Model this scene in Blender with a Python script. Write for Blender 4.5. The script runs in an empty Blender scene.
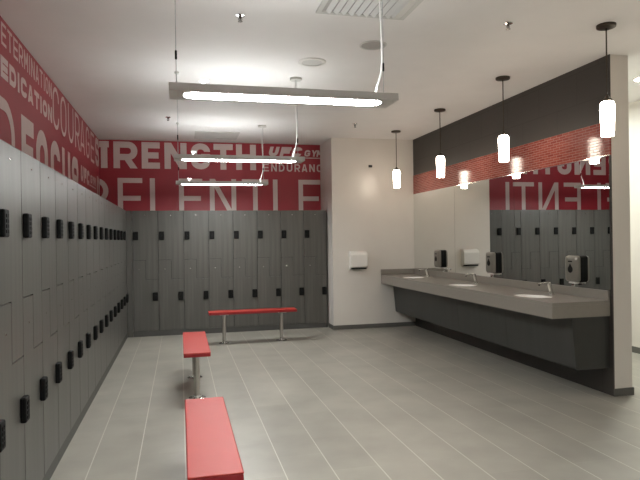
import bpy, bmesh, math, random
from mathutils import Vector, Matrix
random.seed(7)
S = bpy.context.scene
COL = S.collection
PI = math.pi

# ------------------------------------------------------------------ dimensions (metres, camera at x=0 y=0)
CAM_H = 1.45
LX = -0.793            # front of left locker row
BY = 9.24              # front of back locker row
WL = -1.225            # left wall
WB = 9.678             # back wall
HC = 3.08              # ceiling
CX, EY = 2.375, 8.944  # corner of the white end wall
RX, PY = 3.776, 4.438  # mirror wall and its near end
LH = 1.931             # locker height
PW = 0.2               # thickness of the mirror wall
HX = 5.43              # corridor wall
RY = -1.6              # rear wall

# ------------------------------------------------------------------ materials
def mat(name, col, rough=0.5, metal=0.0, var=0.0, scale=(4, 4, 4), bump=0.0, bscale=60.0, spec=0.5, coat=0.0):
    m = bpy.data.materials.new(name); m.use_nodes = True
    nt = m.node_tree; b = nt.nodes['Principled BSDF']
    b.inputs['Base Color'].default_value = (*col, 1)
    b.inputs['Roughness'].default_value = rough
    b.inputs['Metallic'].default_value = metal
    b.inputs['Specular IOR Level'].default_value = spec
    b.inputs['Coat Weight'].default_value = coat
    b.inputs['Coat Roughness'].default_value = 0.12
    tc = nt.nodes.new('ShaderNodeTexCoord')
    if var > 0:
        mp = nt.nodes.new('ShaderNodeMapping'); mp.inputs['Scale'].default_value = scale
        nz = nt.nodes.new('ShaderNodeTexNoise'); nz.inputs['Scale'].default_value = 1.0; nz.inputs['Detail'].default_value = 5
        cr = nt.nodes.new('ShaderNodeValToRGB')
        cr.color_ramp.elements[0].position = .3; cr.color_ramp.elements[1].position = .7
        cr.color_ramp.elements[0].color = (*[c * (1 - var) for c in col], 1)
        cr.color_ramp.elements[1].color = (*[min(1, c * (1 + var)) for c in col], 1)
        nt.links.new(tc.outputs['Object'], mp.inputs['Vector']); nt.links.new(mp.outputs['Vector'], nz.inputs['Vector'])
        nt.links.new(nz.outputs['Fac'], cr.inputs['Fac']); nt.links.new(cr.outputs['Color'], b.inputs['Base Color'])
    if bump > 0:
        n2 = nt.nodes.new('ShaderNodeTexNoise'); n2.inputs['Scale'].default_value = bscale
        bp = nt.nodes.new('ShaderNodeBump'); bp.inputs['Strength'].default_value = bump; bp.inputs['Distance'].default_value = .002
        nt.links.new(tc.outputs['Object'], n2.inputs['Vector'])
        nt.links.new(n2.outputs['Fac'], bp.inputs['Height']); nt.links.new(bp.outputs['Normal'], b.inputs['Normal'])
    return m

def emit(name, col, strength):
    m = mat(name, (.9, .9, .9), .4)
    b = m.node_tree.nodes['Principled BSDF']
    b.inputs['Emission Color'].default_value = (*col, 1)
    b.inputs['Emission Strength'].default_value = strength
    return m

def brick_mat(name, c1, c2, mortar, w, h, ms, rough, axes, off=(0, 0), offset=.5, bumpd=.001, bump=.3, mrough=.7, stain=0.0, scale_noise=3.0, wob=0.0):
    m = mat(name, c1, rough); nt = m.node_tree; b = nt.nodes['Principled BSDF']; L = nt.links
    tc = nt.nodes.new('ShaderNodeTexCoord')
    sp = nt.nodes.new('ShaderNodeSeparateXYZ'); cb = nt.nodes.new('ShaderNodeCombineXYZ')
    L.new(tc.outputs['Object'], sp.inputs['Vector'])
    for i, a in enumerate(axes):
        ad = nt.nodes.new('ShaderNodeMath'); ad.operation = 'ADD'; ad.inputs[1].default_value = off[i]
        L.new(sp.outputs[a], ad.inputs[0]); L.new(ad.outputs[0], cb.inputs[i])
    bt = nt.nodes.new('ShaderNodeTexBrick'); bt.offset = offset; bt.squash = 1
    bt.inputs['Color1'].default_value = (*c1, 1); bt.inputs['Color2'].default_value = (*c2, 1); bt.inputs['Mortar'].default_value = (*mortar, 1)
    bt.inputs['Scale'].default_value = 1; bt.inputs['Mortar Size'].default_value = ms; bt.inputs['Mortar Smooth'].default_value = .1
    bt.inputs['Brick Width'].default_value = w; bt.inputs['Row Height'].default_value = h; bt.inputs['Bias'].default_value = 0
    L.new(cb.outputs[0], bt.inputs['Vector'])
    out = bt.outputs['Color']
    if stain > 0:
        nz = nt.nodes.new('ShaderNodeTexNoise'); nz.inputs['Scale'].default_value = scale_noise; nz.inputs['Detail'].default_value = 6
        L.new(tc.outputs['Object'], nz.inputs['Vector'])
        mr = nt.nodes.new('ShaderNodeMapRange'); mr.inputs['From Min'].default_value = .3; mr.inputs['From Max'].default_value = .7
        mr.inputs['To Min'].default_value = 1 - stain; mr.inputs['To Max'].default_value = 1 + stain
        L.new(nz.outputs['Fac'], mr.inputs['Value'])
        mx = nt.nodes.new('ShaderNodeVectorMath'); mx.operation = 'MULTIPLY'
        L.new(out, mx.inputs[0]); L.new(mr.outputs[0], mx.inputs[1]); out = mx.outputs[0]
    L.new(out, b.inputs['Base Color'])
    r = nt.nodes.new('ShaderNodeMapRange'); r.inputs['To Min'].default_value = rough; r.inputs['To Max'].default_value = mrough
    L.new(bt.outputs['Fac'], r.inputs['Value']); L.new(r.outputs[0], b.inputs['Roughness'])
    bp = nt.nodes.new('ShaderNodeBump'); bp.invert = True; bp.inputs['Strength'].default_value = bump; bp.inputs['Distance'].default_value = bumpd
    L.new(bt.outputs['Fac'], bp.inputs['Height']); L.new(bp.outputs['Normal'], b.inputs['Normal'])
    if wob > 0:
        n2 = nt.nodes.new('ShaderNodeTexNoise'); n2.inputs['Scale'].default_value = 28
        b2 = nt.nodes.new('ShaderNodeBump'); b2.inputs['Strength'].default_value = wob; b2.inputs['Distance'].default_value = .004
        L.new(tc.outputs['Object'], n2.inputs['Vector']); L.new(n2.outputs['Fac'], b2.inputs['Height'])
        L.new(bp.outputs['Normal'], b2.inputs['Normal']); L.new(b2.outputs['Normal'], b.inputs['Normal'])
    return m

M = {}
M['paint'] = mat('white_wall_paint', (.66, .62, .57), .33, var=.015, bump=.03, bscale=90)
M['ceil'] = mat('ceiling_paint', (.79, .765, .745), .7, var=.015, bump=.03, bscale=80)
M['red'] = mat('red_vinyl', (.33, .022, .036), .42, var=.05, scale=(1.5, 1.5, 1.5))
M['letter'] = mat('white_vinyl', (.64, .52, .50), .45, var=.02)
M['laminate'] = mat('grey_wood_laminate', (.077, .073, .065), .38, var=.17, scale=(26, 26, .9), spec=.55)
M['body'] = mat('dark_locker_body', (.006, .006, .006), .7, var=.05)
M['kick'] = mat('dark_plinth', (.06, .058, .053), .5, var=.06)
M['black'] = mat('black_plastic', (.005, .005, .005), .55, var=.05, spec=.15)
M['button'] = mat('dark_grey_button', (.05, .05, .048), .3, var=.05)
M['chrome'] = mat('chrome', (.8, .8, .78), .14, 1.0, var=.02)
M['steel'] = mat('brushed_steel', (.52, .50, .47), .3, 1.0, var=.05, scale=(40, 40, 2))
M['bronze'] = mat('dark_bronze', (.09, .075, .06), .35, .9, var=.06)
M['bench'] = mat('red_bench_laminate', (.335, .024, .017), .42, var=.03, spec=.28)
M['benchedge'] = mat('dark_red_edge', (.27, .012, .016), .4, var=.05)
M['solid'] = mat('grey_solid_surface', (.235, .213, .185), .35, var=.03, scale=(30, 30, 30))
M['skirt'] = mat('dark_grey_laminate', (.034, .034, .031), .45, var=.1, scale=(14, 14, 1.2))
M['ceramic'] = mat('white_ceramic', (.82, .80, .76), .12, var=.01)
M['mirror'] = mat('mirror_glass', (.80, .82, .80), 0.0, 1.0)
M['alu'] = mat('silver_fixture_paint', (.60, .59, .58), .45, .0, var=.03)
M['cord'] = mat('white_cord', (.75, .74, .72), .5, var=.03)
M['wire'] = mat('steel_wire', (.45, .45, .45), .35, 1.0, var=.03)
M['base'] = mat('grey_rubber_base', (.10, .096, .085), .55, var=.06)
M['whitep'] = mat('white_plastic', (.72, .70, .66), .3, var=.01)
M['grille'] = mat('white_metal_grille', (.58, .57, .54), .45, var=.02)
M['greyg'] = mat('grey_grille', (.40, .38, .36), .6, var=.05)
M['smoke'] = mat('smoky_grey_plastic', (.19, .178, .152), .28, .2, var=.05)
M['darkhole'] = mat('dark_void', (.012, .012, .012), .8, var=.05)
M['dark_tile'] = brick_mat('dark_brown_tile', (.036, .031, .027), (.040, .034, .030), (.030, .026, .023), .61, .305, .003, .5, (1, 2), (0, .02), .5, .0005, .15, .6, .05)
M['mosaic'] = brick_mat('red_glass_mosaic', (.24, .050, .038), (.32, .082, .062), (.30, .135, .11), .098, .0258, .0029, .1, (1, 2), (0, -2.175), .5, .002, .8, .6, .06, 5, wob=.12)
M['floor'] = brick_mat('grey_floor_tile', (.292, .274, .234), (.262, .246, .211), (.36, .34, .295), .61, .2998, .0022, .34, (1, 0), (.15, -.0146 + .2998 * 8), .5, .0006, .15, .7, .12, 2.6)
def add_grout(m, pitch, off, half, col):
    """wide pale grout joints along the length of the room"""
    nt = m.node_tree; b = nt.nodes['Principled BSDF']; L = nt.links
    src = b.inputs['Base Color'].links[0].from_socket
    tc = nt.nodes.new('ShaderNodeTexCoord'); sp = nt.nodes.new('ShaderNodeSeparateXYZ'); L.new(tc.outputs['Object'], sp.inputs[0])
    def mth(op, a, v):
        n = nt.nodes.new('ShaderNodeMath'); n.operation = op; L.new(a, n.inputs[0]); n.inputs[1].default_value = v; return n.outputs[0]
    f = mth('FRACT', mth('DIVIDE', mth('ADD', sp.outputs[0], off + pitch / 2 + pitch * 20), pitch), 0)
    d = mth('ABSOLUTE', mth('SUBTRACT', f, .5), 0)
    k = mth('LESS_THAN', d, half / pitch)
    mx = nt.nodes.new('ShaderNodeMix'); mx.data_type = 'RGBA'
    L.new(k, mx.inputs[0]); L.new(src, mx.inputs[6]); mx.inputs[7].default_value = (*col, 1)
    L.new(mx.outputs[2], b.inputs['Base Color'])
add_grout(M['floor'], .2998, -.0146, .0031, (.52, .495, .44))
M['lens'] = emit('fixture_lens', (.975, 1.0, .985), 84.0)
M['uplens'] = emit('uplight_lens', (.965, 1.0, .995), 25.0)
M['shade'] = emit('glowing_glass_shade', (1.0, .87, .72), 26.0)
M['down'] = emit('downlight_lens', (.93, 1.0, .95), 900.0)

# ------------------------------------------------------------------ mesh helpers
def box(bm, x0, x1, y0, y1, z0, z1, bev=0.0, seg=2):
    vs = [bm.verts.new(p) for p in ((x0, y0, z0), (x1, y0, z0), (x1, y1, z0), (x0, y1, z0), (x0, y0, z1), (x1, y0, z1), (x1, y1, z1), (x0, y1, z1))]
    fs = [bm.faces.new([vs[i] for i in f]) for f in ((0, 3, 2, 1), (4, 5, 6, 7), (0, 1, 5, 4), (1, 2, 6, 5), (2, 3, 7, 6), (3, 0, 4, 7))]
    if bev > 0:
        es = list({e for f in fs for e in f.edges})
        bmesh.ops.bevel(bm, geom=es, offset=bev, segments=seg, affect='EDGES', profile=.5)

def prism(bm, pts, fn, d0, d1):
    """closed outline pts (2D) extruded between depths d0..d1; fn(u,v,d)->xyz"""
    a = [bm.verts.new(fn(u, v, d0)) for u, v in pts]; b = [bm.verts.new(fn(u, v, d1)) for u, v in pts]
    n = len(pts)
    bm.faces.new(a); bm.faces.new(b[::-1])
    for i in range(n): bm.faces.new((a[i], b[i], b[(i + 1) % n], a[(i + 1) % n]))

def lathe(bm, prof, cx=0, cy=0, seg=32, sx=1.0, sy=1.0, caps=True):
    rings = []
    for r, z in prof:
        rings.append([bm.verts.new((cx + r * sx * math.cos(2 * PI * k / seg), cy + r * sy * math.sin(2 * PI * k / seg), z)) for k in range(seg)])
    for a, b in zip(rings, rings[1:]):
        for k in range(seg): bm.faces.new((a[k], a[(k + 1) % seg], b[(k + 1) % seg], b[k]))
    if caps:
        bm.faces.new(rings[0][::-1]); bm.faces.new(rings[-1])

def tube(bm, pts, r, seg=10):
    rings = []
    pts = [Vector(p) for p in pts]
    for i, p in enumerate(pts):
        t = (pts[min(i + 1, len(pts) - 1)] - pts[max(i - 1, 0)]).normalized()
        ref = Vector((0, 1, 0)) if abs(t.y) < .9 else Vector((1, 0, 0))
        u = t.cross(ref).normalized(); w = t.cross(u)
        rings.append([bm.verts.new(p + r * (math.cos(2 * PI * k / seg) * u + math.sin(2 * PI * k / seg) * w)) for k in range(seg)])
    for a, b in zip(rings, rings[1:]):
        for k in range(seg): bm.faces.new((a[k], a[(k + 1) % seg], b[(k + 1) % seg], b[k]))
    bm.faces.new(rings[0][::-1]); bm.faces.new(rings[-1])

def obj(name, bm, m, parent=None, smooth=False, label=None):
    bmesh.ops.recalc_face_normals(bm, faces=bm.faces)
    me = bpy.data.meshes.new(name); bm.to_mesh(me); bm.free()
    for mm in (m if isinstance(m, (list, tuple)) else [m]): me.materials.append(mm)
    if smooth:
        for p in me.polygons: p.use_smooth = True
        try: me.set_sharp_from_angle(angle=math.radians(40))
        except Exception: pass
    o = bpy.data.objects.new(name, me); COL.objects.link(o)
    if parent: o.parent = parent
    if label: o['label'] = label
    return o

def tag(o, label, cat, group=None):
    o['label'] = label; o['category'] = cat
    if group: o['group'] = group
    return o

def thing(name, label, cat, loc=(0, 0, 0), rotz=0.0, group=None):
    o = bpy.data.objects.new(name, None); COL.objects.link(o)
    o.empty_display_size = .1
    o.location = loc; o.rotation_euler = (0, 0, rotz)
    return tag(o, label, cat, group)

def struct(name, bm, m, parent=None, smooth=False):
    o = obj(name, bm, m, parent, smooth)
    if parent is None: o['kind'] = 'structure'
    return o

def dup(root, loc, rotz, label, group=None):
    r = root.copy(); COL.objects.link(r); r.location = loc; r.rotation_euler = (0, 0, rotz); r['label'] = label
    if group: r['group'] = group
    for ch in list(root.children):
        c = ch.copy(); COL.objects.link(c); c.parent = r
        for g in list(ch.children):
            d = g.copy(); COL.objects.link(d); d.parent = c
    return r

def B(): return bmesh.new()

# ------------------------------------------------------------------ room shell
bm = B(); box(bm, WL - .1, HX + .1, RY - .1, WB + .6, -.1, 0); struct('floor', bm, M['floor'])
bm = B(); box(bm, WL - .1, HX + .1, RY - .1, WB + .6, HC, HC + .1); struct('ceiling', bm, M['ceil'])
bm = B(); box(bm, WL - .1, WL, RY - .1, WB + .6, 0, HC); struct('wall_left', bm, M['paint'])
bm = B(); box(bm, WL, CX, WB, WB + .1, 0, HC); struct('wall_back', bm, M['paint'])
bm = B(); box(bm, CX, RX + .006, EY, WB + .5, 0, HC, ); struct('wall_end', bm, M['paint'])
bm = B(); box(bm, RX + .012, RX + PW, PY, WB + .5, 0, HC)
wr = struct('wall_right', bm, M['paint'])
bm = B(); box(bm, RX, RX + .012, PY, EY, 2.4845, HC); obj('upper_cladding', bm, M['dark_tile'], wr)
bm = B(); box(bm, RX, RX + .012, PY, EY, 0, 2.172); obj('lower_cladding', bm, M['dark_tile'], wr)
bm = B(); box(bm, RX - .004, RX + .012, PY, EY, 2.172, 2.4845); obj('mosaic_band', bm, M['mosaic'], wr, label='glossy red mosaic tile band')
bm = B(); box(bm, HX, HX + .1, RY - .1, WB + .6, 0, HC); struct('wall_corridor', bm, M['paint'])
bm = B(); box(bm, RX + PW, HX, WB + .3, WB + .4, 0, HC); struct('wall_corridor_end', bm, M['paint'])
bm = B(); box(bm, WL, HX, RY - .1, RY, 0, HC); struct('wall_rear', bm, M['paint'])
# baseboards
bm = B(); box(bm, CX - .008, RX - .001, EY - .008, EY, 0, .068); box(bm, CX - .008, CX, EY, BY - .002, 0, .068); struct('baseboard_end', bm, M['base'])
bm = B(); box(bm, RX, RX + PW + .01, PY - .01, PY, 0, .068); box(bm, RX + PW, RX + PW + .01, PY, WB + .3, 0, .068); struct('baseboard_pillar', bm, M['base'])
bm = B(); box(bm, HX - .01, HX, RY, WB + .3, 0, .075); struct('baseboard_corridor', bm, M['base'])
# mirror trims
bm = B(); box(bm, RX - .012, RX - .004, PY, EY, 2.168, 2.178); struct('trim_1', bm, M['chrome'])

# ------------------------------------------------------------------ lockers
ZH, ZL, KICK = 1.17, .872, .086
def lock_mesh():
    bm = B(); box(bm, -.038, .038, -.030, 0, -.064, .064, .008)
    return bm
def make_locker(name, w, label, group):
    r = thing(name, label, 'locker', group=group)
    bm = B(); box(bm, .001, w - .001, .0185, .425, 0, LH); obj('body', bm, M['body'], r)
    bm = B(); box(bm, 0, w, .004, .0185, 0, KICK - .003, .001, 1); obj('plinth', bm, M['kick'], r)
    g = .003; h = w / 2
    f = lambda u, v, d: (u, d, v)
    up = [(g, LH), (g, ZH + g), (h + g, ZH + g), (h + g, ZL + g), (w - g, ZL + g), (w - g, LH)]
    lo = [(g, KICK), (w - g, KICK), (w - g, ZL - g), (h - g, ZL - g), (h - g, ZH - g), (g, ZH - g)]
    for nm, out, hu, hz, du, dz in (('upper_door', up, .052, 1.545, w / 2, 1.86), ('lower_door', lo, w - .052, .61, w / 4, 1.03)):
        bm = B(); prism(bm, out, f, 0, .018); d = obj(nm, bm, M['laminate'], r)
        bm = lock_mesh()
        for i in range(4):
            for k in range(2):
                box(bm, -.018 + k * .022, -.002 + k * .022, -.033, -.030, -.046 + i * .024, -.030 + i * .024)
        k = obj('keypad_lock', bm, M['black'], d); k.location = (hu, 0, hz)
        bm = B(); lathe(bm, [(.0065, 0), (.0065, .003), (.005, .004)], seg=16)
        bmesh.ops.rotate(bm, verts=bm.verts, cent=(0, 0, 0), matrix=Matrix.Rotation(PI / 2, 3, 'X'))
        n = obj('number_disc', bm, M['chrome'], d); n.location = (du, 0, dz)
    return r

ORD = ['first', 'second', 'third', 'fourth', 'fifth', 'sixth', 'seventh', 'eighth', 'ninth', 'tenth', 'eleventh', 'twelfth', 'thirteenth', 'fourteenth', 'fifteenth', 'sixteenth']
wb = .3825
blab = lambda i: ('grey two-door locker on the back wall, leftmost, beside the corner' if i == 0 else
                  'grey two-door locker on the back wall, rightmost, against the white end wall' if i == 7 else
                  'grey two-door locker on the back wall, %s from the left corner' % ORD[i])
b0 = make_locker('locker', wb, blab(0), 'lockers along the back wall')
b0.location = (-.709, BY, 0)
for i in range(1, 8): dup(b0, (-.709 + wb * i, BY, 0), 0, blab(i))
wl = .4212
llab = lambda j: ('grey two-door locker on the left wall, farthest, in the corner by the back row' if j == 0 else
                  'grey two-door locker on the left wall, %s counting from the far corner' % ORD[j])
l0 = None
for j in range(16):
    y0 = 3.685 + wl * (12 - j)
    if j == 0:
        l0 = make_locker('locker', wl, llab(0), 'lockers along the left wall')
        l0.location = (LX, y0, 0); l0.rotation_euler = (0, 0, PI / 2)
    else: dup(l0, (LX, y0, 0), PI / 2, llab(j))
# corner filler
bm = B()
prism(bm, [(LX - .002, 9.1605), (LX - .002, BY), (-.7105, BY), (-.7105, BY + .018), (LX - .02, BY + .018), (LX - .02, 9.1605)], lambda u, v, d: (u, v, d), 0, LH)
tag(obj('corner_filler_panel', bm, M['laminate']), 'narrow dark grey filler strip where the two locker rows meet in the corner', 'filler panel')

# ------------------------------------------------------------------ lettering
def arc(cx, cy, rx, ry, a0, a1, n=8):
    return [(cx + rx * math.cos(math.radians(a0 + (a1 - a0) * i / n)), cy + ry * math.sin(math.radians(a0 + (a1 - a0) * i / n))) for i in range(n + 1)]

def glyph(c, w, h, t):
    """returns strokes (centre lines, closed flag) and filled polygons, in a w x h box"""
    a = t / 2; x0, x1, y0, y1, ym = a, w - a, a, h - a, h * .5
    r = min((x1 - x0) / 2, (y1 - y0) / 2) * .98
    ry = min(r * 1.0, (y1 - y0) * .45)
    st, pl = [], []
    def L(*p): st.append((list(p), False))
    if c in 'EF':
        L((x0, 0), (x0, h)); L((0, y1), (w, y1)); L((0, ym), (w * .93, ym))
        if c == 'E': L((0, y0), (w, y0))
    elif c == 'L': L((x0, 0), (x0, h)); L((0, y0), (w, y0))
    elif c == 'I': L((w / 2, 0), (w / 2, h))
    elif c == 'T': L((w / 2, 0), (w / 2, h)); L((0, y1), (w, y1))
    elif c == 'H': L((x0, 0), (x0, h)); L((x1, 0), (x1, h)); L((0, ym), (w, ym))
    elif c == 'N':
        L((x0, 0), (x0, h)); L((x1, 0), (x1, h)); pl.append([(0, h), (t * 1.1, h), (w, 0), (w - t * 1.1, 0)])
    elif c == 'M':
        L((x0, 0), (x0, h)); L((x1, 0), (x1, h)); m = w / 2
        pl.append([(0, h), (t * 1.1, h), (m + t * .5, h * .3), (m - t * .5, h * .3)])
        pl.append([(w - t * 1.1, h), (w, h), (m + t * .5, h * .3), (m - t * .5, h * .3)])
    elif c == 'A':
        m = w / 2; k = t * .62
        pl.append([(0, 0), (t * 1.05, 0), (m + k * .35, h), (m - k, h)])
        pl.append([(w - t * 1.05, 0), (w, 0), (m + k, h), (m - k * .35, h)])
        L((w * .2, h * .26), (w * .8, h * .26))
    elif c == 'Y':
        m = w / 2
        pl.append([(0, h), (t * 1.1, h), (m + a, h * .42), (m - a, h * .42)])
        pl.append([(w - t * 1.1, h), (w, h), (m + a, h * .42), (m - a, h * .42)]); L((m, 0), (m, h * .46))
    elif c == 'O':
        st.append((arc(x1 - r, y1 - ry, r, ry, 0, 90) + arc(x0 + r, y1 - ry, r, ry, 90, 180) + arc(x0 + r, y0 + ry, r, ry, 180, 270) + arc(x1 - r, y0 + ry, r, ry, 270, 360), True))
    elif c in 'CG':
        ry = min(ry, y1 - .69 * h)
        p = [(x1, h * .68)] + arc(x1 - r, y1 - ry, r, ry, 0, 90) + arc(x0 + r, y1 - ry, r, ry, 90, 180) + arc(x0 + r, y0 + ry, r, ry, 180, 270) + arc(x1 - r, y0 + ry, r, ry, 270, 360)
        p.append((x1, h * (.32 if c == 'C' else .52))); st.append((p, False))
        if c == 'G': L((w * .52, h * .48), (w, h * .48))
    elif c == 'U':
        st.append(([(x0, h)] + arc(x0 + r, y0 + ry, r, ry, 180, 270) + arc(x1 - r, y0 + ry, r, ry, 270, 360) + [(x1, h)], False))
    elif c == 'D':
        rr = min(r * 1.3, (y1 - y0) * .45, x1 - x0)
        L((x0, 0), (x0, h))
        st.append(([(0, y1)] + arc(x1 - rr, y1 - rr, rr, rr, 90, 0) + arc(x1 - rr, y0 + rr, rr, rr, 0, -90) + [(0, y0)], False))
    elif c in 'RP':
        yb = h * .42; q = (y1 - yb) / 2 * .98; q = min(q, x1 - x0)
        L((x0, 0), (x0, h))
        st.append(([(0, y1)] + arc(x1 - q, y1 - q, q, q, 90, 0) + arc(x1 - q, yb + q, q, q, 0, -90) + [(0, yb)], False))
        if c == 'R': pl.append([(w * .38, yb), (w * .38 + t * 1.1, yb), (w, 0), (w - t * 1.15, 0)])
    elif c == 'S':
        q = min(r, (y1 - y0) / 4 * .98); yq = (y1 - y0) / 2 + y0
        p = [(x1, h * .70)] + arc(x1 - q, y1 - q, q, q, 0, 90) + arc(x0 + q, y1 - q, q, q, 90, 180) + arc(x0 + q, yq + q, q, q, 180, 270) \
            + arc(x1 - q, yq - q, q, q, 90, 0) + arc(x1 - q, y0 + q, q, q, 0, -90) + arc(x0 + q, y0 + q, q, q, 270, 180) + [(x0, h * .30)]
        st.append((p, False))
    return st, pl

def stroke_quads(p, closed, t):
    q = [p[0]]
    for a in p[1:]:
        if math.hypot(a[0] - q[-1][0], a[1] - q[-1][1]) > 1e-5: q.append(a)
    if closed and math.hypot(q[0][0] - q[-1][0], q[0][1] - q[-1][1]) < 1e-5: q.pop()
    n = len(q); offs = []
    for i in range(n):
        def dirn(a, b):
            l = math.hypot(b[0] - a[0], b[1] - a[1]); return ((b[0] - a[0]) / l, (b[1] - a[1]) / l)
        ds = []
        if closed or i > 0: ds.append(dirn(q[i - 1], q[i]))
        if closed or i < n - 1: ds.append(dirn(q[i], q[(i + 1) % n]))
        ns = [(-d[1], d[0]) for d in ds]
        if len(ns) == 2:
            mx, my = ns[0][0] + ns[1][0], ns[0][1] + ns[1][1]; ml = math.hypot(mx, my) or 1
            mx, my = mx / ml, my / ml; c = max(.4, mx * ns[0][0] + my * ns[0][1]); offs.append((mx / c, my / c))
        else: offs.append(ns[0])
    L = [(a[0] + o[0] * t / 2, a[1] + o[1] * t / 2) for a, o in zip(q, offs)]
    R = [(a[0] - o[0] * t / 2, a[1] - o[1] * t / 2) for a, o in zip(q, offs)]
    return [[L[i], L[(i + 1) % n], R[(i + 1) % n], R[i]] for i in range(n if closed else n - 1)]

def clip(poly, smin, smax):
    for lim, sg in ((smin, 1), (smax, -1)):
        out = []
        for i in range(len(poly)):
            a, b = poly[i], poly[(i + 1) % len(poly)]
            da, db = sg * (a[0] - lim), sg * (b[0] - lim)
            if da >= 0: out.append(a)
            if da * db < 0:
                k = da / (da - db); out.append((a[0] + k * (b[0] - a[0]), a[1] + k * (b[1] - a[1])))
        poly = out
        if len(poly) < 3: return []
    return poly

LIFT = 0
def letter(bm, fn, c, s0, s1, z0, z1, t, shear=0.0, lim=(-99, 99)):
    global LIFT
    st, pl = glyph(c, s1 - s0, z1 - z0, t)
    polys = list(pl)
    for p, cl in st: polys += stroke_quads(p, cl, t)
    for k, p in enumerate(polys):
        p = [(s0 + u + shear * v, z0 + v) for u, v in p]
        p = clip(p, *lim)
        if len(p) >= 3:
            LIFT = (LIFT + 1) % 40; prism(bm, p, fn, 0, .0012 + LIFT * .00003)

# back wall graphic
ml = thing('wall_graphic', 'red wall graphic with big white words above the back row of lockers', 'wall graphic', (0, WB, 0))
bm = B(); box(bm, WL + .004, CX - .008, -.004, 0, 1.80, HC - .002); obj('red_panel', bm, M['red'], ml)
fb = lambda s, z, d: (s, -.004 - d, z)
limb = (WL + .006, CX - .009)
def word(parent, fn, letters, z0, z1, t, lab, lim, shear=0, extra=None):
    bm = B()
    for c, s0, s1 in letters: letter(bm, fn, c, s0, s1, z0, z1, t, shear, lim)
    if extra: extra(bm)
    return obj('word_lettering', bm, M['letter'], parent, label=lab)
word(ml, fb, [('T', -1.219, -1.073), ('R', -1.007, -.642), ('E', -.578, -.297), ('N', -.225, .125), ('G', .195, .501), ('T', .559, .874), ('H', .927, 1.258)],
     2.63, 3.055, .098, 'bold white word STRENGTH without its S', limb)
word(ml, fb, [('R', -1.40, -1.09), ('E', -.95, -.574), ('L', -.458, -.15), ('E', -.005, .37), ('N', .488, .92), ('T', 1.017, 1.46), ('L', 1.539, 1.84), ('E', 1.979, 2.36)],
     1.83, 2.475, .078, 'tall thin white word RELENTLESS cut by the lockers', limb)
ex = [('E', 1.376), ('N', 1.512), ('D', 1.645), ('U', 1.780), ('R', 1.915), ('A', 2.040), ('N', 2.172), ('C', 2.305)]
word(ml, fb, [(c, s, s + .098) for c, s in ex], 2.612, 2.742, .024, 'small white word ENDURANCE', limb)
word(ml, fb, [('U', 1.46, 1.62), ('F', 1.655, 1.83), ('C', 1.855, 2.02)], 2.865, 3.03, .058, 'white slanted letters UFC', limb, .28)
word(ml, fb, [('G', 2.085, 2.183), ('Y', 2.205, 2.303), ('M', 2.30, 2.398)], 2.875, 2.985, .028, 'small white slanted word GYM', limb, .18)
bm = B(); prism(bm, [(1.92, 2.842), (CX - .009, 2.842), (CX - .009, 2.858), (1.92, 2.858)], fb, 0, .0014); obj('underline', bm, M['letter'], ml)

# left wall graphic
mg = thing('wall_graphic', 'red wall graphic with white words above the left row of lockers', 'wall graphic', (WL, 0, 0))
bm = B(); box(bm, 0, .004, RY + .01, WB - .006, 1.90, HC - .002); obj('red_panel', bm, M['red'], mg)
fl = lambda s, z, d: (.004 + d, s, z)
liml = (RY + .02, WB - .01)
def spread(txt, s0, s1, gap, iw=.34):
    ws = [iw if c == 'I' else 1.0 for c in txt]
    u = (s1 - s0 - gap * (len(txt) - 1)) / sum(ws); out = []; x = s0
    for c, w in zip(txt, ws): out.append((c, x, x + u * w)); x += u * w + gap
    return out
word(mg, fl, spread('DETERMINATION', 4.39, 6.22, .035), 2.885, 3.045, .022, 'thin white word DETERMINATION', liml)
word(mg, fl, spread('DEDICATION', 4.30, 6.215, .04), 2.645, 2.80, .044, 'bold white word DEDICATION', liml)
word(mg, fl, [('C', 6.261, 6.56), ('O', 6.65, 6.97), ('U', 7.08, 7.41), ('R', 7.527, 7.85), ('A', 7.90, 8.25), ('G', 8.36, 8.66), ('E', 8.80, 9.12)],
     2.62, 3.05, .042, 'tall thin white word COURAGE', liml)
word(mg, fl, [('S', 9.25, 9.64)], 2.63, 3.055, .09, 'bold white letter S starting STRENGTH', liml)
word(mg, fl, [('D', 4.15, 4.86)], 1.92, 2.50, .09, 'large white rounded letter', liml)
word(mg, fl, [('F', 5.05, 5.45), ('O', 5.535, 6.0), ('C', 6.125, 6.58), ('U', 6.70, 7.16), ('S', 7.27, 7.72)], 1.92, 2.49, .135, 'bold white word FOCUS', liml)
word(mg, fl, [('U', 7.88, 8.08), ('F', 8.13, 8.33), ('C', 8.38, 8.58)], 2.245, 2.45, .065, 'white slanted letters UFC', liml, .22)
word(mg, fl, [('G', 8.72, 8.87), ('Y', 8.90, 9.05), ('M', 9.06, 9.21)], 2.30, 2.42, .03, 'small white slanted word GYM', liml, .15)
bm = B(); prism(bm, [(8.62, 2.255), (9.24, 2.255), (9.24, 2.272), (8.62, 2.272)], fl, 0, .0014); obj('underline', bm, M['letter'], mg)
word(mg, fl, [('P', 9.40, 9.68)], 1.83, 2.475, .082, 'thin white stem starting RELENTLESS', (RY, WB - .007))

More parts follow.
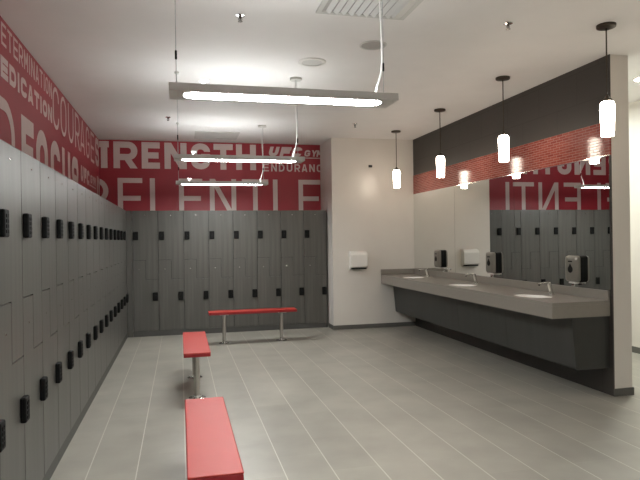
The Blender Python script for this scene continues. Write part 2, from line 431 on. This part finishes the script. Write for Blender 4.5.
# ------------------------------------------------------------------ benches
def make_bench(label):
    r = thing('bench', label, 'bench', group='red changing room benches')
    L, W, zt, th = 1.25, .24, .455, .038
    bm = B(); box(bm, -W / 2, W / 2, -L / 2, L / 2, zt - .010, zt, .006, 2); obj('seat', bm, M['bench'], r)
    bm = B(); box(bm, -W / 2 + .002, W / 2 - .002, -L / 2 + .002, L / 2 - .002, zt - th, zt - .0095, .003, 1); obj('seat_edge', bm, M['benchedge'], r, label='darker red edge band')
    for s in (-1, 1):
        bm = B(); lathe(bm, [(.027, .008), (.027, zt - th - .008)], 0, s * .41, 24)
        lg = obj('leg', bm, M['steel'], r, True)
        bm = B(); lathe(bm, [(.078, 0), (.078, .006), (.07, .010), (.034, .012), (.032, .03), (.0275, .032)], 0, s * .41, 32)
        obj('floor_flange', bm, M['chrome'], lg, True)
        bm = B(); box(bm, -.09, .09, s * .41 - .06, s * .41 + .06, zt - th - .008, zt - th, .002, 1); obj('mounting_plate', bm, M['steel'], lg)
        bm = B()
        for k in range(4):
            a = PI / 4 + k * PI / 2
            lathe(bm, [(.008, .006), (.008, .013), (.004, .016)], .056 * math.cos(a), s * .41 + .056 * math.sin(a), 10)
        obj('bolt', bm, M['chrome'], lg)
    return r
be = make_bench('nearest red bench, its seat filling the bottom of the view')
be.location = (.135, 3.12, 0)
dup(be, (.135, 5.885, 0), 0, 'middle red bench on silver posts, end-on, between the other two benches')
dup(be, (1.0, 8.27, 0), PI / 2, 'red bench standing crosswise in front of the back lockers')

# ------------------------------------------------------------------ linear pendant fixtures
def make_fixture(label):
    r = thing('linear_pendant_light', label, 'ceiling light', group='suspended linear light fixtures')
    L, W, z0, z1 = 1.262, .21, 2.235, 2.275
    lx, lw = L / 2 - .075, W / 2 - .033
    # housing with recessed rounded lens opening
    bm = B(); box(bm, -L / 2, L / 2, -W / 2, W / 2, z0 + .008, z1, .002, 1)
    outer = [(-L / 2, -W / 2), (L / 2, -W / 2), (L / 2, W / 2), (-L / 2, W / 2)]
    n = 10
    inner = []
    for sx, sy, a0 in ((-1, -1, 180), (1, -1, 270), (1, 1, 0), (-1, 1, 90)):
        inner.append(arc(sx * (lx - lw * .8), sy * (lw - lw * .8), lw * .8, lw * .8, a0, a0 + 90, n))
    def q(p, z): return bm.verts.new((p[0], p[1], z))
    for k in range(4):
        o0 = q(outer[k], z0); o1 = q(outer[(k + 1) % 4], z0)
        cur = inner[k]; nxt = inner[(k + 1) % 4]
        for i in range(n):
            bm.faces.new((q(outer[k], z0), q(cur[i], z0), q(cur[i + 1], z0)))
            bm.faces.new((q(cur[i], z0), q(cur[i], z0 + .009), q(cur[i + 1], z0 + .009), q(cur[i + 1], z0)))
        bm.faces.new((o0, q(cur[n], z0), q(nxt[0], z0), o1))
        bm.faces.new((q(cur[n], z0), q(cur[n], z0 + .009), q(nxt[0], z0 + .009), q(nxt[0], z0)))
        bm.faces.new((q(outer[k], z0), q(outer[(k + 1) % 4], z0), q(outer[(k + 1) % 4], z0 + .009), q(outer[k], z0 + .009)))
    bmesh.ops.remove_doubles(bm, verts=bm.verts, dist=.0001)
    obj('housing', bm, M['alu'], r)
    bm = B(); ring = [p for c in inner for p in c]
    top = [bm.verts.new((p[0] * .9985, p[1] * .985, z0 + .0075)) for p in ring]; bot = [bm.verts.new((p[0] * .9985, p[1] * .985, z0 + .002)) for p in ring]
    bm.faces.new(bot); bm.faces.new(top[::-1])
    for i in range(len(ring)): bm.faces.new((bot[i], top[i], top[(i + 1) % len(ring)], bot[(i + 1) % len(ring)]))
    obj('lens', bm, M['lens'], r)
    bm = B(); box(bm, -L / 2 + .06, L / 2 - .06, -.06, .06, z1 + .0003, z1 + .004); obj('uplight_lens', bm, M['uplens'], r)
    for s in (-1, 1):
        x = -.593 if s < 0 else .580
        bm = B(); tube(bm, [(x, 0, z1), (x, 0, HC)], .0022, 6); c = obj('suspension_cable', bm, M['wire'], r)
        bm = B(); lathe(bm, [(.005, z1 + .15), (.006, z1 + .155), (.006, z1 + .195), (.003, z1 + .2)], x, 0, 10); obj('cable_gripper', bm, M['black'], c)
        bm = B(); lathe(bm, [(.022, HC - .02), (.022, HC), ], x, 0, 16); obj('ceiling_cup', bm, M['grille'], c)
    bm = B()
    pts = [(x + .037, y, z) for x, y, z in [(.495, 0, z1), (.496, 0, z1 + .03), (.503, 0, z1 + .06), (.518, .003, z1 + .10), (.534, .006, z1 + .15), (.540, .008, z1 + .22), (.537, .008, z1 + .38), (.530, .008, z1 + .55), (.531, .008, z1 + .70), (.535, .006, HC)]]
    tube(bm, pts, .006, 8); obj('power_cord', bm, M['cord'], r, True)
    bm = B(); lathe(bm, [(.06, HC - .022), (.06, HC)], .572, .006, 24); obj('canopy', bm, M['grille'], r)
    bm = B(); box(bm, -.46, -.44, -.004, .004, z1, z1 + .045); box(bm, -.47, -.42, -.004, .004, z1 + .038, z1 + .046); obj('bracket', bm, M['grille'], r)
    return r
FXX = -.045 + .631
fx = make_fixture('large nearest suspended linear light, closest to the viewer')
fx.location = (FXX, 3.185, 0)
dup(fx, (FXX, 5.71, 0), 0, 'middle suspended linear light, in front of the white word STRENGTH')
dup(fx, (FXX, 8.16, 0), 0, 'farthest and lowest-looking suspended linear light, before the red wall')

dup(fx, (FXX, .68, 0), 0, 'assumed suspended linear light behind the viewpoint, outside the frame, added to brighten the near end')  # assumed, unseen fixture added to brighten the near end of the room
# ------------------------------------------------------------------ glass pendants by the mirror
def make_pendant(label):
    r = thing('glass_pendant_light', label, 'pendant light', group='glass pendants along the mirror wall')
    bm = B(); lathe(bm, [(.05, HC - .026), (.07, HC - .02), (.072, HC - .012), (.072, HC)], seg=32); obj('canopy', bm, M['bronze'], r, True)
    bm = B(); lathe(bm, [(.0055, 2.52), (.0055, HC - .024)], seg=10); obj('stem', bm, M['bronze'], r, True)
    bm = B(); lathe(bm, [(.034, 2.488), (.034, 2.505), (.02, 2.515), (.012, 2.53), (.006, 2.535)], seg=24); obj('socket_cap', bm, M['bronze'], r, True)
    bm = B(); lathe(bm, [(.043, 2.222), (.045, 2.219), (.047, 2.225), (.051, 2.36), (.054, 2.43), (.052, 2.465), (.046, 2.481), (.034, 2.488)], seg=32)
    obj('shade', bm, M['shade'], r, True)
    return r
pl = ['farthest glowing glass pendant, in front of the white end wall', 'glowing glass pendant second from the white end wall', 'glowing glass pendant third from the white end wall, over the middle of the counter', 'nearest glowing glass pendant, beside the white pillar']
pd = make_pendant(pl[0]); pd.location = (3.21, 8.25, 0)
for i, y in enumerate((6.775, 5.30, 3.825)): dup(pd, (3.232, y, 0), 0, pl[i + 1])

# ------------------------------------------------------------------ mirrors
yj = [PY + .012, 5.98, 7.477, EY - .003]
for i, lab in enumerate(['wall mirror panel nearest the white pillar', 'middle wall mirror panel above the counter', 'wall mirror panel beside the white end wall']):
    bm = B(); box(bm, RX - .006, RX - .0005, yj[i] + .002, yj[i + 1] - .002, .952, 2.168)
    tag(obj('mirror_panel', bm, M['mirror']), lab, 'mirror', 'mirror panels above the counter')

# ------------------------------------------------------------------ vanity counter
CF, CT, CB, CE = 3.18, .86, .72, 4.468
ct = thing('vanity_counter', 'long grey solid-surface washroom counter with three basins below the mirror', 'counter', (RX, (CE + EY) / 2, 0))
oy = -(CE + EY) / 2; ox = -RX
BAS = [(3.425, 8.16), (3.415, 6.58), (3.405, 5.10)]
bm = B(); box(bm, CF + ox, -.001, CE + oy, EY + oy - .009, CT - .03, CT)
slab = obj('countertop', bm, M['solid'], ct)
cbm = B()
for bx, by in BAS: lathe(cbm, [(1, CT - .1), (1, CT + .1)], bx + ox, by + oy, 48, .165, .225)
cut = obj('cut', cbm, M['solid'], ct)
md = slab.modifiers.new('holes', 'BOOLEAN'); md.object = cut; md.operation = 'DIFFERENCE'; md.solver = 'EXACT'
bpy.context.view_layer.update()
dg = bpy.context.evaluated_depsgraph_get()
nm = bpy.data.meshes.new_from_object(slab.evaluated_get(dg))
slab.modifiers.clear(); slab.data = nm
cm = cut.data; bpy.data.objects.remove(cut); bpy.data.meshes.remove(cm)
bm = B(); box(bm, CF + ox, CF + ox + .03, CE + oy, EY + oy - .009, CB, CT - .0305); box(bm, CF + ox + .03, -.001, CE + oy, CE + oy + .03, CB, CT - .0305); obj('apron', bm, M['solid'], ct)
bm = B(); box(bm, -.02, -.0005, CE + oy, EY + oy - .009, CT + .0005, .949, .002, 1); o = tag(obj('backsplash', bm, M['solid']), 'long grey backsplash strip under the mirror', 'backsplash', 'grey backsplash strips'); o.location = ct.location
bm = B(); box(bm, CF + ox, -.0205, EY + oy - .02, EY + oy - .0005, CT + .0005, .949, .002, 1); o = tag(obj('backsplash', bm, M['solid']), 'short grey backsplash strip on the white end wall', 'backsplash', 'grey backsplash strips'); o.location = ct.location

cab = thing('undercounter_cabinet', 'dark grey slanted cabinet skirt hanging under the grey counter', 'cabinet', (RX, (CE + EY) / 2, 0))
prof = [(3.385, CB - .002), (3.425, .262), (3.437, .248), (RX - .001, .248), (RX - .001, CB - .002)]
ys = [CE + .012] + [EY - .02 - (EY - CE - .03) * (3 - k) / 4 for k in range(4)]
ys = [CE + .012 + (EY - .024 - CE) * k / 4 for k in range(5)]
for k in range(4):
    bm = B(); prism(bm, [(x + ox, z) for x, z in prof], lambda u, v, d: (u, d, v), ys[k] + oy + .0015, ys[k + 1] + oy - .0015)
    obj('skirt_panel', bm, M['skirt'], cab)

blabs = ['white oval basin nearest the white end wall', 'middle white oval basin in the grey counter', 'white oval basin nearest the pillar end of the counter']
def make_basin(label):
    r = thing('basin', label, 'basin', group='oval basins in the counter')
    bm = B()
    prof = [(1.006, -.009), (1.0, -.0075), (.985, -.0075), (.965, -.016), (.93, -.05), (.82, -.10), (.55, -.135), (.12, -.142)]
    n = 48; rings = []
    for s, z in prof: rings.append([bm.verts.new((.163 * s * math.cos(2 * PI * k / n), .223 * s * math.sin(2 * PI * k / n), z)) for k in range(n)])
    for a, b in zip(rings, rings[1:]):
        for k in range(n): bm.faces.new((a[k], a[(k + 1) % n], b[(k + 1) % n], b[k]))
    bm.faces.new(rings[-1])
    o = obj('bowl', bm, M['ceramic'], r, True)
    bm = B(); lathe(bm, [(.024, -.1415), (.024, -.1385), (.018, -.137)], seg=20); obj('drain', bm, M['chrome'], r, True)
    return r
ba = make_basin(blabs[0]); ba.location = (*BAS[0], CT)
for i in (1, 2): dup(ba, (*BAS[i], CT), 0, blabs[i])

def make_faucet(label):
    r = thing('faucet', label, 'faucet', group='chrome faucets on the counter')
    bm = B(); lathe(bm, [(.030, 0), (.030, .006), (.022, .010)], seg=24); obj('base_ring', bm, M['chrome'], r, True)
    bm = B(); tube(bm, [(0, 0, .008), (-.014, 0, .06), (-.028, 0, .116), (-.029, 0, .121)], .021, 18); obj('post', bm, M['chrome'], r, True)
    bm = B(); tube(bm, [(-.010, 0, .115), (-.07, 0, .117), (-.145, 0, .112), (-.150, 0, .108)], .0115, 14); sp = obj('spout', bm, M['chrome'], r, True)
    bm = B(); lathe(bm, [(.008, .094), (.009, .096), (.009, .106)], -.140, 0, 14); obj('aerator', bm, M['black'], sp, True)
    return r
fls = ['chrome faucet behind the basin nearest the white end wall', 'chrome faucet behind the middle basin', 'chrome faucet behind the basin nearest the pillar']
fa = make_faucet(fls[0]); fa.location = (3.655, 8.14, CT)
dup(fa, (3.665, 6.70, CT), 0, fls[1]); dup(fa, (3.650, 5.14, CT), 0, fls[2])

# soap dispensers on the mirror
def make_soap(label):
    r = thing('soap_dispenser', label, 'soap dispenser', group='soap dispensers on the mirror')
    d, w, hh = .078, .102, .258
    f = lambda u, v, k: (k, u, v)
    def rr(w2, h2, rad):
        return arc(w2 - rad, h2 - rad, rad, rad, 0, 90, 5) + arc(-w2 + rad, h2 - rad, rad, rad, 90, 180, 5) + arc(-w2 + rad, -h2 + rad, rad, rad, 180, 270, 5) + arc(w2 - rad, -h2 + rad, rad, rad, 270, 360, 5)
    def stack(bm, layers):
        rings = [[bm.verts.new((k, u, v)) for u, v in rr(a, b, c)] for k, a, b, c in layers]
        n = len(rings[0])
        for p, q in zip(rings, rings[1:]):
            for i in range(n): bm.faces.new((p[i], p[(i + 1) % n], q[(i + 1) % n], q[i]))
        bm.faces.new(rings[0][::-1]); bm.faces.new(rings[-1])
    bm = B(); stack(bm, [(0, w, hh / 2, .03), (-.04, w, hh / 2, .03)]); obj('back_shell', bm, M['black'], r, True)
    bm = B(); stack(bm, [(-.0405, w - .001, hh / 2 - .001, .03), (-.060, w - .004, hh / 2 - .004, .032), (-.072, w - .022, hh / 2 - .016, .034), (-d, w - .045, hh / 2 - .035, .03)])
    c = obj('front_cover', bm, M['smoke'], r, True)
    bm = B(); prism(bm, arc(0, -.005, .036, .034, 0, 360, 20)[:-1], f, -d - .002, -d + .004); prism(bm, [(-.022, .018), (.022, .018), (0, .052)], f, -d - .002, -d + .004); obj('level_window', bm, M['black'], c)
    bm = B(); prism(bm, [(-.03, .066), (.03, .066), (.03, .078), (-.03, .078)], f, -d - .002, -d + .004); obj('key_slot', bm, M['black'], c)
    bm = B(); box(bm, -.065, -.012, -.045, .045, -hh / 2 - .014, -hh / 2 + .002, .004, 1); obj('nozzle_tray', bm, M['whitep'], r)
    return r
sl = ['smoky black soap dispenser on the mirror nearest the white end wall', 'black soap dispenser on the mirror above the middle basin', 'black soap dispenser on the mirror nearest the pillar']
so = make_soap(sl[0]); so.location = (RX - .0065, 7.94, 1.140)
dup(so, (RX - .0065, 6.43, 1.135), 0, sl[1]); dup(so, (RX - .0065, 4.90, 1.130), 0, sl[2])

# towel dispenser on the end wall
td = thing('towel_dispenser', 'white paper towel dispenser on the white end wall left of the counter', 'towel dispenser', (2.782, EY, .96))
bm = B(); prism(bm, [(0, .03), (-.10, .03), (-.118, .045), (-.118, .235), (-.095, .275), (-.02, .295), (0, .295)], lambda u, v, k: (k, u, v), -.142, .142)
bmesh.ops.bevel(bm, geom=list(bm.edges), offset=.006, segments=2, affect='EDGES', profile=.5)
obj('cover', bm, M['whitep'], td)
bm = B(); box(bm, -.125, .125, -.10, -.004, .006, .031); obj('towel_slot', bm, M['darkhole'], td)
bm = B(); box(bm, -.138, .138, -.05, 0, 0, .029); obj('back_plate', bm, M['whitep'], td)
bm = B(); box(bm, -.03, .03, -.0205, -.0003, -.02, .02, .004, 1)
o = tag(obj('wall_sensor', bm, M['button']), 'small dark square sensor high on the white end wall', 'sensor'); o.location = (3.025, EY, 2.63)

# ------------------------------------------------------------------ ceiling fittings
df = thing('air_diffuser', 'white square louvred air diffuser in the ceiling at the top edge', 'air vent', (1.30, 3.685, HC))
bm = B(); s = .335; w = .035
for a in ((-s, s, -s, -s + w), (-s, s, s - w, s), (-s, -s + w, -s + w, s - w), (s - w, s, -s + w, s - w)): box(bm, *a, -.012, -.0005)
obj('frame', bm, M['grille'], df)
bm = B(); box(bm, -s + w, s - w, -s + w, s - w, -.002, -.0006); obj('dark_plenum', bm, M['greyg'], df)
for k in range(9):
    x = -.27 + k * .0675 * .82
    bm = B(); prism(bm, [(x, -.004), (x + .004, -.003), (x + .034, -.022), (x + .031, -.025)], lambda u, v, d: (u, d, v), -s + w + .001, s - w - .001); obj('louvre', bm, M['grille'], df)
bm = B(); prism(bm, [(.225, -.003), (.299, -.003), (.299, -.010), (.24, -.02)], lambda u, v, d: (u, d, v), -s + w + .001, s - w - .001); obj('side_vane', bm, M['grille'], df)

sp = thing('ceiling_speaker', 'round white ceiling speaker above the nearest linear light', 'speaker', (1.20, 5.167, HC))
bm = B(); lathe(bm, [(.13, 0), (.13, -.004), (.12, -.009), (.095, -.009), (.093, -.004), (.093, 0)], seg=40); obj('rim', bm, M['whitep'], sp, True)
bm = B(); lathe(bm, [(.0925, 0), (.0925, -.006)], seg=40); obj('grille', bm, M['grille'], sp)
sd = thing('recessed_downlight', 'round grey unlit recessed downlight in the ceiling near the air diffuser', 'downlight', (1.602, 4.616, HC))
bm = B(); lathe(bm, [(.115, 0), (.115, -.004), (.108, -.008), (.098, -.006), (.096, 0)], seg=40); obj('rim', bm, M['grille'], sd, True)
bm = B(); lathe(bm, [(.095, 0), (.095, -.0025)], seg=40); obj('lens', bm, M['greyg'], sd)

def make_sprinkler(label):
    r = thing('fire_sprinkler', label, 'sprinkler', group='fire sprinkler heads on the ceiling')
    bm = B(); lathe(bm, [(.035, 0), (.034, -.005), (.012, -.008)], seg=24); obj('escutcheon', bm, M['chrome'], r, True)
    bm = B(); lathe(bm, [(.010, -.006), (.009, -.022), (.004, -.026), (.004, -.042)], seg=12)
    tube(bm, [(.009, 0, -.02), (.014, 0, -.03), (.003, 0, -.045)], .002, 6); tube(bm, [(-.009, 0, -.02), (-.014, 0, -.03), (-.003, 0, -.045)], .002, 6)
    obj('frame', bm, M['bronze'], r)
    bm = B(); lathe(bm, [(.017, -.046), (.017, -.048)], seg=16); obj('deflector', bm, M['bronze'], r)
    return r
sk = make_sprinkler('fire sprinkler head on the ceiling between the two nearest glass pendants'); sk.location = (2.454, 3.94, HC)
dup(sk, (.445, 4.189, HC), 0, 'fire sprinkler head on the ceiling left of the air diffuser')
dup(sk, (-.129, 7.804, HC), 0, 'fire sprinkler head on the ceiling near the left end of the middle linear light')
dup(sk, (2.434, 7.838, HC), 0, 'fire sprinkler head on the ceiling near the white end wall')

ap = thing('ceiling_access_panel', 'white rectangular vent panel in the ceiling above the back lockers', 'ceiling panel', (.57, 9.02, HC))
bm = B()
for a in ((-.33, .33, -.30, -.275), (-.33, .33, .275, .30), (-.33, -.305, -.275, .275), (.305, .33, -.275, .275)): box(bm, *a, -.010, -.0005)
obj('frame', bm, M['grille'], ap)
bm = B(); box(bm, -.304, .304, -.274, .274, -.006, -.0006); obj('panel', bm, M['grille'], ap)

# corridor downlights
def make_down(label):
    r = thing('corridor_downlight', label, 'downlight', group='bright round downlights in the corridor')
    bm = B(); lathe(bm, [(.10, 0), (.10, -.004), (.08, -.008), (.078, 0)], seg=32); obj('rim', bm, M['whitep'], r, True)
    bm = B(); lathe(bm, [(.077, -.0005), (.077, -.004)], seg=32); obj('lens', bm, M['down'], r)
    return r
dn = make_down('bright round downlight in the corridor ceiling right of the pillar'); dn.location = (4.72, 5.06, HC)
fill_down = dup(dn, (4.9, 1.0, HC), 0, 'small round fill light added in the corridor ceiling, outside the frame, to brighten the pillar')  # unseen fill lamp added to light the near face of the pillar
fill_down.scale = (.42, .42, 1)
dup(dn, (4.72, 7.3, HC), 0, 'bright round downlight in the corridor ceiling hidden behind the pillar wall')

# ------------------------------------------------------------------ world, camera
W = bpy.data.worlds.new('world'); S.world = W; W.use_nodes = True
W.node_tree.nodes['Background'].inputs['Color'].default_value = (.8, .8, .8, 1)
W.node_tree.nodes['Background'].inputs['Strength'].default_value = .05

yaw, pitch, roll, F = .2377, -.0008, .0144, 577.88
fwd = Vector((math.sin(yaw) * math.cos(pitch), math.cos(yaw) * math.cos(pitch), math.sin(pitch)))
rt = Vector((math.cos(yaw), -math.sin(yaw), 0)); up = rt.cross(fwd)
c, s = math.cos(roll), math.sin(roll)
r2 = c * rt - s * up; u2 = s * rt + c * up
cam = bpy.data.cameras.new('camera'); co = bpy.data.objects.new('camera', cam); COL.objects.link(co)
mw = Matrix((r2, u2, -fwd)).transposed().to_4x4(); mw.translation = (0, 0, CAM_H)
co.matrix_world = mw
cam.sensor_fit = 'HORIZONTAL'; cam.sensor_width = 36; cam.lens = F / 640 * 36; cam.clip_start = .05; cam.clip_end = 60
S.camera = co

S.view_settings.view_transform = 'Standard'; S.view_settings.look = 'None'
S.view_settings.exposure = 0.0; S.view_settings.gamma = 1; S.view_settings.use_curve_mapping = False
S.cycles.max_bounces = 10; S.cycles.diffuse_bounces = 6; S.cycles.glossy_bounces = 6
S.cycles.sample_clamp_indirect = 6
